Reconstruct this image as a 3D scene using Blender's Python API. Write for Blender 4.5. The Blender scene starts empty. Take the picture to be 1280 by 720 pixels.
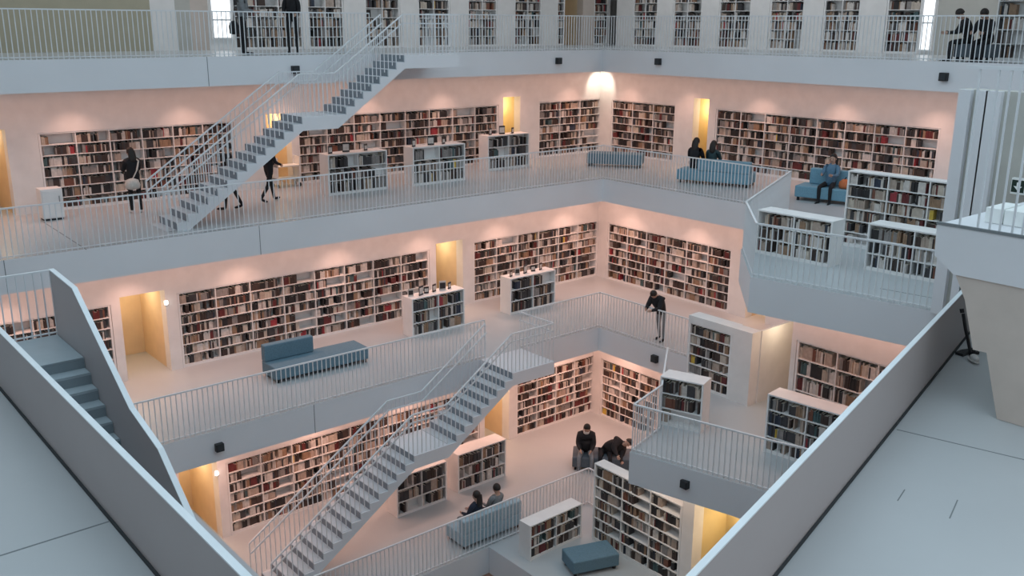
import bpy, bmesh, math, random
from mathutils import Vector, Matrix
from mathutils.geometry import tessellate_polygon
random.seed(7)
C = bpy.context.scene.collection
# ------------------------------------------------------------------ camera model (measured from vanishing points)
F = 1190.0
PITCH = math.atan((360-28.6)/F); ROLL = math.atan(.0063)
Z = [0, 3.9, 7.8, 11.7, 15.6]; EYE = 16.45
T = .72                                             # slab thickness
def camray(x, y):
    a, b = x-640, y-360
    c, s = math.cos(ROLL), math.sin(ROLL)
    r = a*c+b*s; d = -a*s+b*c
    cp, sp = math.cos(PITCH), math.sin(PITCH)
    return r, F*cp-d*sp, -(d*cp+F*sp)
_r, _f, _u = camray(2120, 38)
AZ = math.atan2(_r, _f)
FX, FY = math.cos(AZ), math.sin(AZ); RX, RY = math.sin(AZ), -math.cos(AZ)
def ray(x, y):
    r, f, u = camray(x, y); return (f*FX+r*RX, f*FY+r*RY, u)
def pz(x, y, z):
    d = ray(x, y); t = (z-EYE)/d[2]; return Vector((d[0]*t, d[1]*t, z))
def pX(x, y, X):
    d = ray(x, y); t = X/d[0]; return Vector((X, d[1]*t, EYE+d[2]*t))
def pY(x, y, Y):
    d = ray(x, y); t = Y/d[1]; return Vector((d[0]*t, Y, EYE+d[2]*t))
def LX(x, Y, y=170): return pY(x, y, Y).x            # where an image column meets a wall along X
def LY(x, X, y=170): return pX(x, y, X).y
def proj(p):
    x, y, z = p; z -= EYE
    f = x*FX+y*FY; r = x*RX+y*RY
    cp, sp = math.cos(PITCH), math.sin(PITCH)
    dep = f*cp-z*sp; d = -(z*cp)-f*sp
    if dep < .1: return (-9999, -9999, dep)
    a = F*r/dep; b = F*d/dep
    c, s = math.cos(ROLL), math.sin(ROLL)
    return (640+a*c-b*s, 360+a*s+b*c, dep)

# ------------------------------------------------------------------ materials
def mat(name, col, rough=.6, var=.04, scale=3.0, metal=0, spec=.5, emit=0, bump=0):
    m = bpy.data.materials.new(name); m.use_nodes = True
    nt = m.node_tree; b = nt.nodes['Principled BSDF']
    b.inputs['Roughness'].default_value = rough; b.inputs['Metallic'].default_value = metal
    b.inputs['Specular IOR Level'].default_value = spec
    if emit:
        b.inputs['Base Color'].default_value = (*col, 1)
        b.inputs['Emission Color'].default_value = (*col, 1); b.inputs['Emission Strength'].default_value = emit
        return m
    tc = nt.nodes.new('ShaderNodeTexCoord'); n = nt.nodes.new('ShaderNodeTexNoise')
    n.inputs['Scale'].default_value = scale; n.inputs['Detail'].default_value = 4
    nt.links.new(tc.outputs['Object'], n.inputs['Vector'])
    r = nt.nodes.new('ShaderNodeValToRGB')
    r.color_ramp.elements[0].position = .3; r.color_ramp.elements[1].position = .7
    r.color_ramp.elements[0].color = (*[max(0, c*(1-var)) for c in col], 1)
    r.color_ramp.elements[1].color = (*[min(1, c*(1+var)) for c in col], 1)
    nt.links.new(n.outputs['Fac'], r.inputs['Fac']); nt.links.new(r.outputs['Color'], b.inputs['Base Color'])
    if bump:
        bp = nt.nodes.new('ShaderNodeBump'); bp.inputs['Strength'].default_value = bump; bp.inputs['Distance'].default_value = .01
        nt.links.new(n.outputs['Fac'], bp.inputs['Height']); nt.links.new(bp.outputs['Normal'], b.inputs['Normal'])
    return m
M = {}
M['plaster'] = mat('white_plaster', (.80, .785, .77), .75)
M['fascia'] = mat('white_concrete', (.74, .745, .77), .65, .03, .6)
M['floor'] = mat('epoxy_floor', (.475, .50, .515), .36, .04, .5)
M['parapet'] = mat('grey_coated_steel', (.45, .41, .41), .5, .02, .8)
M['white'] = mat('white_lacquer', (.82, .81, .80), .45)
M['cap'] = mat('pale_cap', (.80, .85, .88), .4)
M['rail'] = mat('railing_paint', (.74, .76, .78), .4, metal=0)
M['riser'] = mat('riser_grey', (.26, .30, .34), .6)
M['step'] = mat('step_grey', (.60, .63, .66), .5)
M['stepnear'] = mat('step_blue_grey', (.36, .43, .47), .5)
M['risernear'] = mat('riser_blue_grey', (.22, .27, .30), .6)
M['yellow'] = mat('yellow_wall', (.76, .60, .40), .8)
M['ochre'] = mat('ochre_door', (.72, .58, .30), .8)
M['olive'] = mat('olive_glass_panel', (.42, .39, .29), .5)
M['greywall'] = mat('grey_wall', (.50, .49, .45), .8)
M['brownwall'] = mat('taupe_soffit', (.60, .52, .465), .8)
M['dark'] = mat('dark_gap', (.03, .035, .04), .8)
M['joint'] = mat('floor_joint', (.20, .22, .23), .8)
M['black'] = mat('black_plastic', (.012, .013, .015), .5)
M['blue'] = mat('blue_grey_upholstery', (.12, .21, .27), .85, .1, 30, bump=.2)
M['blue2'] = mat('bright_blue_upholstery', (.17, .33, .43), .85, .1, 30, bump=.2)
M['paleblue'] = mat('pale_blue_upholstery', (.35, .48, .56), .85, .1, 30, bump=.2)
M['dgrey'] = mat('charcoal_upholstery', (.10, .125, .15), .85, .1, 30, bump=.2)
M['steel'] = mat('steel', (.45, .46, .48), .35, .03, 10, metal=.8)
M['day'] = mat('daylight_pane', (.93, .97, 1.0), emit=1.3)
M['lampglow'] = mat('lamp_glow', (1, .95, .85), emit=6)
M['sign'] = mat('sign_white', (.9, .92, .9), .5)
M['signblack'] = mat('sign_black', (.01, .03, .02), .5)
M['page'] = mat('paper_edges', (.72, .67, .58), .9)
BOOKC = [('dark brown', (.055, .036, .030)), ('black', (.022, .020, .021)), ('maroon', (.13, .025, .025)), ('white', (.60, .555, .52)),
         ('beige', (.42, .335, .28)), ('grey', (.25, .23, .22)), ('navy', (.03, .04, .065)), ('red', (.33, .04, .05)),
         ('tan', (.30, .19, .12)), ('cream', (.52, .45, .38)), ('teal', (.06, .11, .115)), ('charcoal', (.05, .048, .052)),
         ('rust', (.18, .07, .045)), ('yellow', (.60, .42, .07))]
BOOKW = [22, 14, 5, 14, 11, 10, 1.5, 1.3, 9, 9, .8, 12, 2.5, .35]
BM = [mat('book_cloth_'+n.replace(' ', '_'), c, .6, .15, 12) for n, c in BOOKC]

# ------------------------------------------------------------------ mesh helpers
class MB:
    """collects shapes in world space; build() links them as one mesh object"""
    def __init__(s): s.v = []; s.f = []; s.m = []; s.mats = []
    def mi(s, m):
        if m not in s.mats: s.mats.append(m)
        return s.mats.index(m)
    def hexa(s, p, m):
        b = len(s.v); s.v += [tuple(q) for q in p]; k = s.mi(m)
        for f in ((3, 2, 1, 0), (4, 5, 6, 7), (0, 1, 5, 4), (1, 2, 6, 5), (2, 3, 7, 6), (3, 0, 4, 7)):
            s.f.append(tuple(b+i for i in f)); s.m.append(k)
        return s
    def box(s, x0, x1, y0, y1, z0, z1, m):
        return s.hexa([(x0, y0, z0), (x1, y0, z0), (x1, y1, z0), (x0, y1, z0), (x0, y0, z1), (x1, y0, z1), (x1, y1, z1), (x0, y1, z1)], m)
    def obox(s, o, d, a0, a1, b0, b1, z0, z1, m):
        """box in a local frame: along d, then along the perpendicular pointing away from the viewer"""
        dx, dy = d; nx, ny = -dy, dx
        P = lambda a, b, z: (o[0]+dx*a+nx*b, o[1]+dy*a+ny*b, o[2]+z)
        return s.hexa([P(a0, b0, z0), P(a1, b0, z0), P(a1, b1, z0), P(a0, b1, z0), P(a0, b0, z1), P(a1, b0, z1), P(a1, b1, z1), P(a0, b1, z1)], m)
    def bar(s, p, q, w, h, m):
        p, q = Vector(p), Vector(q); d = (q-p).normalized()
        up = Vector((0, 0, 1)) if abs(d.z) < .95 else Vector((1, 0, 0))
        r = d.cross(up).normalized()*w/2; u = r.cross(d).normalized()*h/2
        return s.hexa([p-r-u, p+r-u, p+r+u, p-r+u, q-r-u, q+r-u, q+r+u, q-r+u], m)
    def prism(s, pts, off, m, m2=None):
        """planar polygon pts extruded by vector off"""
        n = len(pts); b = len(s.v); off = Vector(off); k = s.mi(m); k2 = s.mi(m2 or m)
        s.v += [tuple(p) for p in pts]+[tuple(Vector(p)+off) for p in pts]
        s.f.append(tuple(range(b, b+n))); s.m.append(k)
        s.f.append(tuple(range(b+2*n-1, b+n-1, -1))); s.m.append(k)
        for i in range(n):
            j = (i+1) % n; s.f.append((b+i, b+n+i, b+n+j, b+j)); s.m.append(k2)
        return s
    def lathe(s, c, prof, m, n=16, axis='z'):
        b = len(s.v); k = s.mi(m)
        for r, h in prof:
            for i in range(n):
                a = 2*math.pi*i/n
                q = (r*math.cos(a), r*math.sin(a), h) if axis == 'z' else (h, r*math.cos(a), r*math.sin(a))
                s.v.append((c[0]+q[0], c[1]+q[1], c[2]+q[2]))
        for j in range(len(prof)-1):
            for i in range(n):
                i2 = (i+1) % n; s.f.append((b+j*n+i, b+j*n+i2, b+(j+1)*n+i2, b+(j+1)*n+i)); s.m.append(k)
        s.f.append(tuple(b+i for i in range(n-1, -1, -1))); s.m.append(k)
        s.f.append(tuple(b+(len(prof)-1)*n+i for i in range(n))); s.m.append(k)
        return s
    def ball(s, c, r, m, n=12, sc=(1, 1, 1)):
        b = len(s.v); k = s.mi(m); rows = n//2
        for j in range(rows+1):
            t = math.pi*j/rows
            for i in range(n):
                a = 2*math.pi*i/n
                s.v.append((c[0]+r*sc[0]*math.sin(t)*math.cos(a), c[1]+r*sc[1]*math.sin(t)*math.sin(a), c[2]-r*sc[2]*math.cos(t)))
        for j in range(rows):
            for i in range(n):
                i2 = (i+1) % n; s.f.append((b+j*n+i, b+j*n+i2, b+(j+1)*n+i2, b+(j+1)*n+i)); s.m.append(k)
        return s
    def build(s, name, parent=None, bevel=0, smooth=False):
        me = bpy.data.meshes.new(name)
        org = parent_world(parent) if parent else None
        vs = s.v
        if org is None:
            xs = [v[0] for v in vs]; ys = [v[1] for v in vs]; zs = [v[2] for v in vs]
            org = Vector(((min(xs)+max(xs))/2, (min(ys)+max(ys))/2, min(zs))); loc = org
        else: loc = Vector((0, 0, 0))
        me.from_pydata([(v[0]-org.x, v[1]-org.y, v[2]-org.z) for v in vs], [], s.f)
        for m in s.mats: me.materials.append(m)
        me.polygons.foreach_set('material_index', s.m)
        bm = bmesh.new(); bm.from_mesh(me); bmesh.ops.recalc_face_normals(bm, faces=bm.faces); bm.to_mesh(me); bm.free()
        if smooth: me.polygons.foreach_set('use_smooth', [True]*len(me.polygons))
        o = bpy.data.objects.new(name, me); C.objects.link(o); o.location = loc
        if parent: o.parent = parent
        if bevel:
            bv = o.modifiers.new('bevel', 'BEVEL'); bv.width = bevel; bv.segments = 2; bv.limit_method = 'ANGLE'
        return o
def parent_world(o):
    p = o.location.copy()
    while o.parent: o = o.parent; p = p+o.location
    return p
def tag(o, label, cat, group=None):
    o['label'] = label; o['category'] = cat
    if group: o['group'] = group
    return o
def thing(name, loc, label, cat, group=None):
    o = bpy.data.objects.new(name, None); C.objects.link(o); o.location = Vector(loc); o.empty_display_size = .2
    return tag(o, label, cat, group)
def struct(o): o['kind'] = 'structure'; return o
V3 = lambda p, z: Vector((p[0], p[1], z))

# ------------------------------------------------------------------ levels: floors with stepped voids
E3L, E3R = 21.2, 21.45
WL = {1: 21.05, 2: 23.2, 3: 26.1, 4: 28.6}           # left walls (Y) and right walls (X)
WR = {1: 21.1, 2: 23.3, 3: 26.1, 4: 28.6}
def nr(x): return 3.80+.264*(x-4.93)                 # the near right parapet line
HOLE = {}
HOLE[4] = [(-.4, -.4), (23.5, -.4), (23.5, 23.4), (-.4, 23.4)]
g3 = [pz(*q, Z[3]) for q in ((1177, 391), (1067, 370), (938, 346), (926, 312), (985, 263))]
HOLE[3] = [(2.4, nr(2.4)), (15.75, nr(15.75))]+[(p.x, p.y) for p in g3[:4]]+[(E3R, g3[4].y), (E3R, E3L), (2.4, E3L)]
g2 = [pz(*q, Z[2]) for q in ((957, 615), (787, 565), (822, 538), (832, 485), (905, 458))]
HOLE[2] = [(5.6, 5.6), (15.0, 7.2)]+[(p.x, p.y) for p in g2[:4]]+[(19.15, g2[4].y), (19.15, 18.9), (5.6, 18.9)]
HOLE[1] = [(8, 7), (13.1, 7), (13.1, 16.5), (8, 16.5)]
def slab(level, outer, hole):
    z = Z[level]; polys = [outer]+([hole] if hole else [])
    flat = [p for q in polys for p in q]
    tris = tessellate_polygon([[Vector((x, y, 0)) for x, y in q] for q in polys])
    mb = MB(); kt, ks = mb.mi(M['floor']), mb.mi(M['fascia']); kp = mb.mi(M['plaster']); n = len(flat)
    mb.v = [(x, y, z) for x, y in flat]+[(x, y, z-T) for x, y in flat]
    for t in tris:
        mb.f.append(tuple(t)); mb.m.append(kt); mb.f.append(tuple(i+n for i in reversed(t))); mb.m.append(kp)
    b = 0
    for q in polys:
        for i in range(len(q)):
            a, c = b+i, b+(i+1) % len(q); mb.f.append((a, c, c+n, a+n)); mb.m.append(ks)
        b += len(q)
    return struct(mb.build('floor'))
OUT = 31.0
for L in (1, 2, 3, 4):
    slab(L, [(-5, -5), (OUT, -5), (OUT, OUT), (-5, OUT)], HOLE[L])
struct(MB().box(-5, OUT, -5, OUT, -.4, 0, M['floor']).build('floor'))
# unseen roof ring, drawn past the top gallery edge to cut daylight; middle open
mb = MB(); zc = 19.5
for b in ((-5, OUT, 21.6, OUT), (21.7, OUT, -5, 21.6), (-5, -2, -5, 21.6), (-2, 21.7, -5, -3)):
    mb.box(*b, zc, zc+.5, M['plaster'])
struct(mb.build('ceiling'))
mb = MB()
mb.box(-5.3, -5, -5.3, OUT, -.4, zc+.5, M['plaster']); struct(mb.build('wall_near_left'))
mb = MB()
mb.box(-5, OUT, -5.3, -5, -.4, zc+.5, M['plaster']); struct(mb.build('wall_near_right'))
mb = MB(); mb.box(-5, OUT, OUT, OUT+.3, -.4, zc+.5, M['plaster']); struct(mb.build('wall_back_left'))
mb = MB(); mb.box(OUT, OUT+.3, -5.3, OUT+.3, -.4, zc+.5, M['plaster']); struct(mb.build('wall_back_right'))

# ------------------------------------------------------------------ bookcases and books
BOOKS = []      # every book: (corner o, dir d, a, b, z, thick, depth, height, colour, case key, row, bay, ordinal)
def bookcase(name, o, d, length, height, depth, rows, bays, label, cat, group, key, plinth=.07, fill=.86, colours=None, top=True, dark=False, two=False, ends=.035):
    """o: floor point of the front-left corner; d: unit direction along the front, left to right as seen from the front"""
    d = Vector(d).normalized(); d = (d.x, d.y); t = .03
    root = thing(name, o, label, cat, group)
    for a0 in (0, length-ends):
        MB().obox(o, d, a0, a0+ends, 0, depth, 0, height, M['white']).build('side_panel', root)
    MB().obox(o, d, ends, length-ends, depth-.015 if not two else depth/2-.008, depth if not two else depth/2+.008, plinth, height-t, M['white']).build('back_panel', root)
    MB().obox(o, d, ends, length-ends, 0, depth, height-t, height, M['white']).build('top_panel', root)
    MB().obox(o, d, ends, length-ends, .02, depth-.02, 0, plinth, M['white']).build('plinth', root)
    rh = (height-t-plinth)/rows
    for r in range(rows):
        if r: MB().obox(o, d, ends, length-ends, .004, depth-.016, plinth+r*rh-.02, plinth+r*rh, M['white']).build('shelf', root)
    bw = (length-2*ends)/bays
    for k in range(1, bays):
        MB().obox(o, d, ends+k*bw-.012, ends+k*bw+.012, .003, depth-.016, plinth, height-t, M['white']).build('divider', root)
    dd = min(.2, (depth if not two else depth/2)-.05)
    for r in range(rows):
        for k in range(bays):
            a = ends+k*bw+.02; end = ends+(k+1)*bw-.02; n = 0
            zz = plinth+r*rh; full = random.random()
            lim = a+(end-a)*(1 if full < fill else random.uniform(.25, .8))
            tone = random.random()
            run = 0; ci = 0
            while a < lim-.05:
                if random.random() < .03: a += random.uniform(.05, .16); continue
                w = random.uniform(.018, .042); h = rh*random.uniform(.62, .88)
                if random.random() < .05: w = random.uniform(.1, .16)      # a book set face-out
                if a+w > lim: break
                if run <= 0:
                    ci = random.choices(range(len(BM)), BOOKW if not colours else colours)[0]; run = random.choice((1, 1, 1, 2, 2, 3, 5))
                run -= 1
                BOOKS.append((o, d, a, .03+random.uniform(0, .02), zz, w-.002, dd*random.uniform(.8, 1), h, ci, key, rows-r, k, n, bays))
                a += w; n += 1
    return root

CASEGROUP = 'built-in wall bookcases'
def wall_run(name, level, plane, axis, spans, zt=None, deep=.34):
    """spans: (a0, a1, kind, extra...) along the wall as world X (axis x) or Y (axis y); one structure mesh, bookcases stand in its niches"""
    z0 = Z[level]; z1 = zt or (Z[level]+3.9-T); mb = MB(); hd = .02
    def bx(a0, a1, b0, b1, c0, c1, m):
        if axis == 'x': mb.box(min(a0, a1), max(a0, a1), plane+b0, plane+b1, c0, c1, m)
        else: mb.box(plane+b0, plane+b1, min(a0, a1), max(a0, a1), c0, c1, m)
    for s in spans:
        a0, a1, k = s[:3]
        if k == 'solid': bx(a0, a1, 0, deep, z0, z1, s[3] if len(s) > 3 else M['plaster'])
        elif k == 'case':
            h = s[3]
            bx(a0, a1, 0, deep+.05, z0+h+.004, z1, M['plaster']); bx(a0, a1, deep+.004, deep+.05, z0, z0+h+.004, M['plaster'])
        elif k == 'door':
            h, m, dp = s[3:6]
            bx(a0, a1, 0, deep, z0+h, z1, M['plaster'])
            bx(a0, a1, dp, dp+.05, z0, z0+h+.3, m)
            for q in (min(a0, a1)-.06, max(a0, a1)): bx(q, q+.06, deep, dp+.05, z0, z0+h+.3, m)
            bx(a0, a1, deep, dp+.05, z0+h, z0+h+.06, M['plaster'])
    return struct(mb.build(name))
ORD = ['first', 'second', 'third', 'fourth', 'fifth', 'sixth', 'seventh', 'eighth', 'ninth', 'tenth', 'eleventh', 'twelfth']
KEYNAME = {}
def wcase(key, level, plane, axis, a0, a1, label, h=2.0, rows=7, bay=.92, fill=.86, group=CASEGROUP, **kw):
    L = abs(a1-a0)-.02
    if axis == 'x': o = (min(a0, a1)+.01, plane+.012, Z[level]); d = (1, 0)
    else: o = (plane+.012, max(a0, a1)-.01, Z[level]); d = (0, -1)
    KEYNAME[key] = kw.pop('short', key)
    return bookcase('wall_bookcase', o, d, L, h, .32, rows, max(1, round(L/bay)), label, 'bookcase', group, key, fill=fill, ends=.05, **kw)

# level 3 (upper gallery that runs across the picture)
P3 = WL[3]; f3 = lambda x: LX(x, P3)
wall_run('wall_left', 3, P3, 'x', [(-4.9, 4.6, 'solid'), (4.6, f3(7), 'door', 2.15, M['yellow'], 1.6), (f3(7), f3(47), 'solid'), (f3(47), f3(293), 'case', 2.0), (f3(293), f3(334), 'solid'),
    (f3(334), f3(364), 'door', 2.15, M['yellow'], 1.8), (f3(364), f3(372), 'solid'), (f3(372), f3(623), 'case', 2.0), (f3(623), f3(629), 'solid'),
    (f3(629), f3(650), 'door', 2.25, M['ochre'], 1.4), (f3(650), f3(673), 'solid'), (f3(673), f3(750), 'case', 2.0), (f3(750), 26.44, 'solid')])
wcase('3A', 3, P3, 'x', f3(47), f3(293), 'long built-in wall bookcase behind the woman with the pale shoulder bag', short='bookcase behind the woman')
wcase('3B', 3, P3, 'x', f3(372), f3(623), 'long built-in wall bookcase behind the three low bookcases of the upper gallery', short='bookcase behind three low cases')
wcase('3C', 3, P3, 'x', f3(673), f3(750), 'short built-in bookcase just left of the brightly lit upper gallery corner', short='bookcase left of lit corner')
P3r = WR[3]; g3r = lambda x: LY(x, P3r)
wall_run('wall_right', 3, P3r, 'y', [(26.1, g3r(763), 'solid'), (g3r(763), g3r(843), 'case', 2.0), (g3r(843), g3r(865), 'solid'), (g3r(865), g3r(884), 'door', 2.3, M['ochre'], 1.4),
    (g3r(884), g3r(893), 'solid'), (g3r(893), g3r(1175), 'case', 2.0), (g3r(1175), 4.0, 'solid')])
wcase('3D', 3, P3r, 'y', g3r(763), g3r(843), 'short built-in bookcase just right of the brightly lit upper gallery corner', short='bookcase right of lit corner')
wcase('3E', 3, P3r, 'y', g3r(893), g3r(1175), 'long built-in wall bookcase behind the seated readers on the blue sofas', short='bookcase behind seated readers')
# level 2 (middle gallery)
P2 = WL[2]; f2 = lambda x: LX(x, P2, 380)
wall_run('wall_left', 2, P2, 'x', [(-4.9, 3.2, 'solid'), (3.2, f2(138), 'case', 2.0), (f2(138), f2(150), 'solid'), (f2(150), f2(207), 'door', 2.15, M['yellow'], 1.9), (f2(207), f2(222), 'solid'),
    (f2(222), f2(538), 'case', 2.0), (f2(538), f2(546), 'solid'), (f2(546), f2(579), 'door', 2.15, M['yellow'], 1.9), (f2(579), f2(592), 'solid'), (f2(592), f2(745), 'case', 2.0), (f2(745), 23.64, 'solid')])
wcase('2F', 2, P2, 'x', 3.2, f2(138), 'built-in bookcase partly hidden behind the solid stair parapet', short='bookcase behind stair parapet')
wcase('2G', 2, P2, 'x', f2(222), f2(538), 'long built-in bookcase behind the blue sofa with one backrest', short='bookcase behind blue sofa')
wcase('2H', 2, P2, 'x', f2(592), f2(745), 'built-in bookcase left of the middle gallery corner, behind a low bookcase', short='bookcase left of middle corner')
P2r = WR[2]; g2r = lambda x: LY(x, P2r, 330)
wall_run('wall_right', 2, P2r, 'y', [(23.2, g2r(758), 'solid'), (g2r(758), g2r(914), 'case', 2.0), (g2r(914), g2r(936), 'solid'), (g2r(936), g2r(962), 'door', 2.15, M['yellow'], 1.6), (g2r(962), 3.0, 'solid')])
wcase('2I', 2, P2r, 'y', g2r(758), g2r(914), 'built-in bookcase on the wall behind the person leaning over the railing', short='bookcase behind leaning person')
# level 1 (lower gallery)
P1 = WL[1]; f1 = lambda x: LX(x, P1, 580)
wall_run('wall_left', 1, P1, 'x', [(-4.9, f1(222), 'solid'), (f1(222), f1(271), 'door', 2.15, M['yellow'], 1.9), (f1(271), f1(282), 'solid'), (f1(282), f1(600), 'case', 2.0), (f1(600), f1(606), 'solid'),
    (f1(606), f1(636), 'door', 2.15, M['yellow'], 1.6), (f1(636), f1(645), 'solid'), (f1(645), f1(739), 'case', 2.0), (f1(739), 21.44, 'solid')])
wcase('1J', 1, P1, 'x', f1(282), f1(600), 'long built-in bookcase seen through the lower staircase railing', short='bookcase behind lower staircase')
wcase('1K', 1, P1, 'x', f1(645), f1(739), 'built-in bookcase left of the lower gallery corner', short='bookcase left of lower corner')
P1r = WR[1]; g1r = lambda x: LY(x, P1r, 500)
wall_run('wall_right', 1, P1r, 'y', [(21.05, g1r(750), 'solid'), (g1r(750), g1r(850), 'case', 2.0), (g1r(850), 3.0, 'solid')])
wcase('1L', 1, P1r, 'y', g1r(750), g1r(850), 'built-in bookcase right of the lower gallery corner, above the dark bench', short='bookcase right of lower corner')
# the walls under the two balconies on the right
PQ = 17.6; gq = lambda x: LY(x, PQ, 480)
wall_run('wall_balcony', 2, PQ, 'y', [(14.3, gq(911), 'case', 1.62), (gq(911), gq(936), 'solid')], zt=Z[2]+1.8)
mb = MB()
mb.box(PQ+.34, PQ+2.2, gq(936)-.02, gq(936)+.04, Z[2], Z[2]+1.8, M['plaster']); struct(mb.build('wall_passage'))
struct(MB().box(PQ+2.2, PQ+2.3, gq(1000), gq(925), Z[2], Z[2]+1.8, M['yellow']).build('wall_passage'))
wall_run('wall_balcony', 2, PQ, 'y', [(gq(985), gq(991), 'solid'), (gq(991), 8.3, 'case', 1.95), (8.3, 5.0, 'solid')])
wcase('2P', 2, PQ, 'y', 14.3, gq(911), 'tall bookcase beside the white pillar on the projecting balcony', h=1.62, rows=6, short='tall case by white pillar')
wcase('2Q', 2, PQ, 'y', gq(991), 8.3, 'tall sparsely filled bookcase behind the low bookcase at the near right parapet', h=1.95, rows=5, bay=.95, fill=.62, colours=[14, 7, 4, 24, 16, 12, 1, 1.2, 9, 20, .5, 7, 2, .6], short='sparse case near parapet')
PW = 15.35; gw = lambda x: LY(x, PW, 640)
wall_run('wall_balcony', 1, PW, 'y', [(gw(853), gw(868), 'solid'), (gw(868), gw(935), 'door', 2.45, M['ochre'], 1.2), (gw(935), 7.5, 'solid')])
bookcase('wall_bookcase', (PW, gw(741), Z[1]), (0, -1), gw(741)-gw(853)-.01, 2.1, .34, 7, 3, 'tall beige bookcase under the projecting balcony, with two empty lower shelves', 'bookcase', CASEGROUP, '1W', fill=.55, ends=.05)
KEYNAME['1W'] = 'tall case under balcony'
# level 4 (top gallery): shelving between piers
P4 = WL[4]; f4 = lambda x: LX(x, P4, 40)
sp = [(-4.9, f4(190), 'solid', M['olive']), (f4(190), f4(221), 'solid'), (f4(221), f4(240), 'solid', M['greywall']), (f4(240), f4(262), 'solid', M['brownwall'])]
cases4 = [(292, 379), (385, 431), (457, 501), (523, 563), (585, 622), (643, 677), (696, 706)]
prev = f4(262)
sp.append((prev, f4(292), 'solid', M['plaster']))
sp4 = list(sp); px = 292
for a, b in cases4:
    if a > px: sp4.append((f4(px), f4(a), 'solid'))
    sp4.append((f4(a), f4(b), 'case', 2.9)); px = b
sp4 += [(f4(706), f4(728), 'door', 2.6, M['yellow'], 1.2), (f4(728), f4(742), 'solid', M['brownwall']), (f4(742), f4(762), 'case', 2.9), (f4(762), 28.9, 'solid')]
wall_run('wall_left', 4, P4, 'x', sp4)
DESC4 = ['beside the bright window', 'second from the bright window', 'behind the top of the upper staircase', 'third from the yellow doorway', 'second from the yellow doorway', 'next but one to the yellow doorway', 'narrow, beside the yellow doorway']
DESC4 = ['beside the bright window, behind two standing people', 'between the standing people and the upper staircase', 'behind the top end of the upper staircase', 'first right of the upper staircase landing',
         'second right of the upper staircase landing', 'third right of the upper staircase landing', 'narrow, at the left side of the yellow doorway']
for i, (a, b) in enumerate(cases4):
    wcase('4%d' % i, 4, P4, 'x', f4(a), f4(b), 'top gallery bookcase between white piers, '+DESC4[i], h=2.9, rows=9, bay=.85, group='top gallery bookcases', short='top gallery case')
wcase('4n', 4, P4, 'x', f4(742), f4(762), 'top gallery bookcase in the far corner right of the yellow doorway', h=2.9, rows=9, group='top gallery bookcases', short='top gallery case')
P4r = WR[4]; g4 = lambda x: LY(x, P4r, 40)
cases4r = [(790, 821), (840, 876), (897, 937), (960, 1003), (1027, 1073), (1105, 1149)]
sp4 = []; px = 770
for a, b in cases4r:
    sp4.append((g4(px), g4(a), 'solid')); sp4.append((g4(a), g4(b), 'case', 2.9)); px = b
sp4 += [(g4(1149), g4(1169), 'solid', M['plaster']), (g4(1169), 3.0, 'solid', M['greywall'])]
wall_run('wall_right', 4, P4r, 'y', sp4)
for i, (a, b) in enumerate(cases4r):
    wcase('4r%d' % i, 4, P4r, 'y', g4(a), g4(b), 'top gallery bookcase between white piers, '+ORD[i]+' to the right of the far corner', h=2.9, rows=9, bay=.85, group='top gallery bookcases', short='top gallery case')
# low free-standing bookcases
LIGHTB = [14, 7, 4, 24, 16, 12, 1, 1.2, 9, 20, .5, 7, 2, .6]
LOW = 'low free-standing bookcases'
def low(key, p, d, L, label, h=1.15, dep=.5, rows=3, bays=2, short='low bookcase', **kw):
    KEYNAME[key] = short
    return bookcase('low_bookcase', tuple(p), d, L, h, dep, rows, bays, label, 'bookcase', LOW, key, two=True, ends=.04, **kw)
DARKB = [10, 16, 2, 8, 5, 14, 3, .5, 4, 4, 2, 18, 1, .3]
p31 = pz(412, 245, Z[3]); p32 = pz(517, 233, Z[3]); p33 = pz(610, 214, Z[3])
low('3f1', p31, (1, 0), 1.95, 'leftmost of the three low bookcases on the upper gallery', short='leftmost upper low bookcase', colours=DARKB)
low('3f2', p32, (1, 0), 1.95, 'middle of the three low bookcases on the upper gallery', short='middle upper low bookcase', colours=DARKB)
low('3f3', p33, (1, 0), 1.8, 'rightmost of the three low bookcases on the upper gallery, before the doorway', short='rightmost upper low bookcase', colours=DARKB)
p21 = pz(516, 423, Z[2]); p22 = pz(638, 394, Z[2])
low('2f1', p21, (1, 0), 1.85, 'low white bookcase on the middle gallery nearest the blue sofa', short='low case near blue sofa', colours=DARKB)
low('2f2', p22, (1, 0), 1.85, 'low white bookcase beside the top landing of the lower staircase', short='low case by stair landing', colours=DARKB)
p11 = pz(497, 648, Z[1]); p12 = pz(573, 617, Z[1])
low('1f1', p11, (1, 0), 1.6, 'low bookcase partly hidden under the lower staircase', short='low case under staircase')
low('1f2', p12, (1, 0), 1.7, 'low white-topped bookcase right of the lower staircase, before the doorway', short='low case right of staircase')
low('3s1', (16.85, 12.0, Z[3]), (.05, -1), 1.75, 'low white bookcase below the reading person, at the upper balcony edge', short='low case at balcony edge', h=.95, colours=LIGHTB)
low('3s2', (17.4, 9.75, Z[3]), (.05, -1), 1.9, 'low white bookcase on the upper balcony beside the landing block', short='low case by landing block', h=.95, colours=DARKB)
KEYNAME['3e2'] = 'tall case behind balcony case'
bookcase('tall_bookcase', (19.0, 11.25, Z[3]), (.05, -1), 2.75, 1.68, .34, 6, 3, 'tall bookcase standing behind the low bookcase on the upper balcony', 'bookcase', None, '3e2', colours=LIGHTB)
low('2n', (15.2, 13.05, Z[2]), (.35, -1), 1.0, 'low bookcase with a bare white end panel at the lower balcony corner', short='low case at balcony corner', bays=1)
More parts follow.
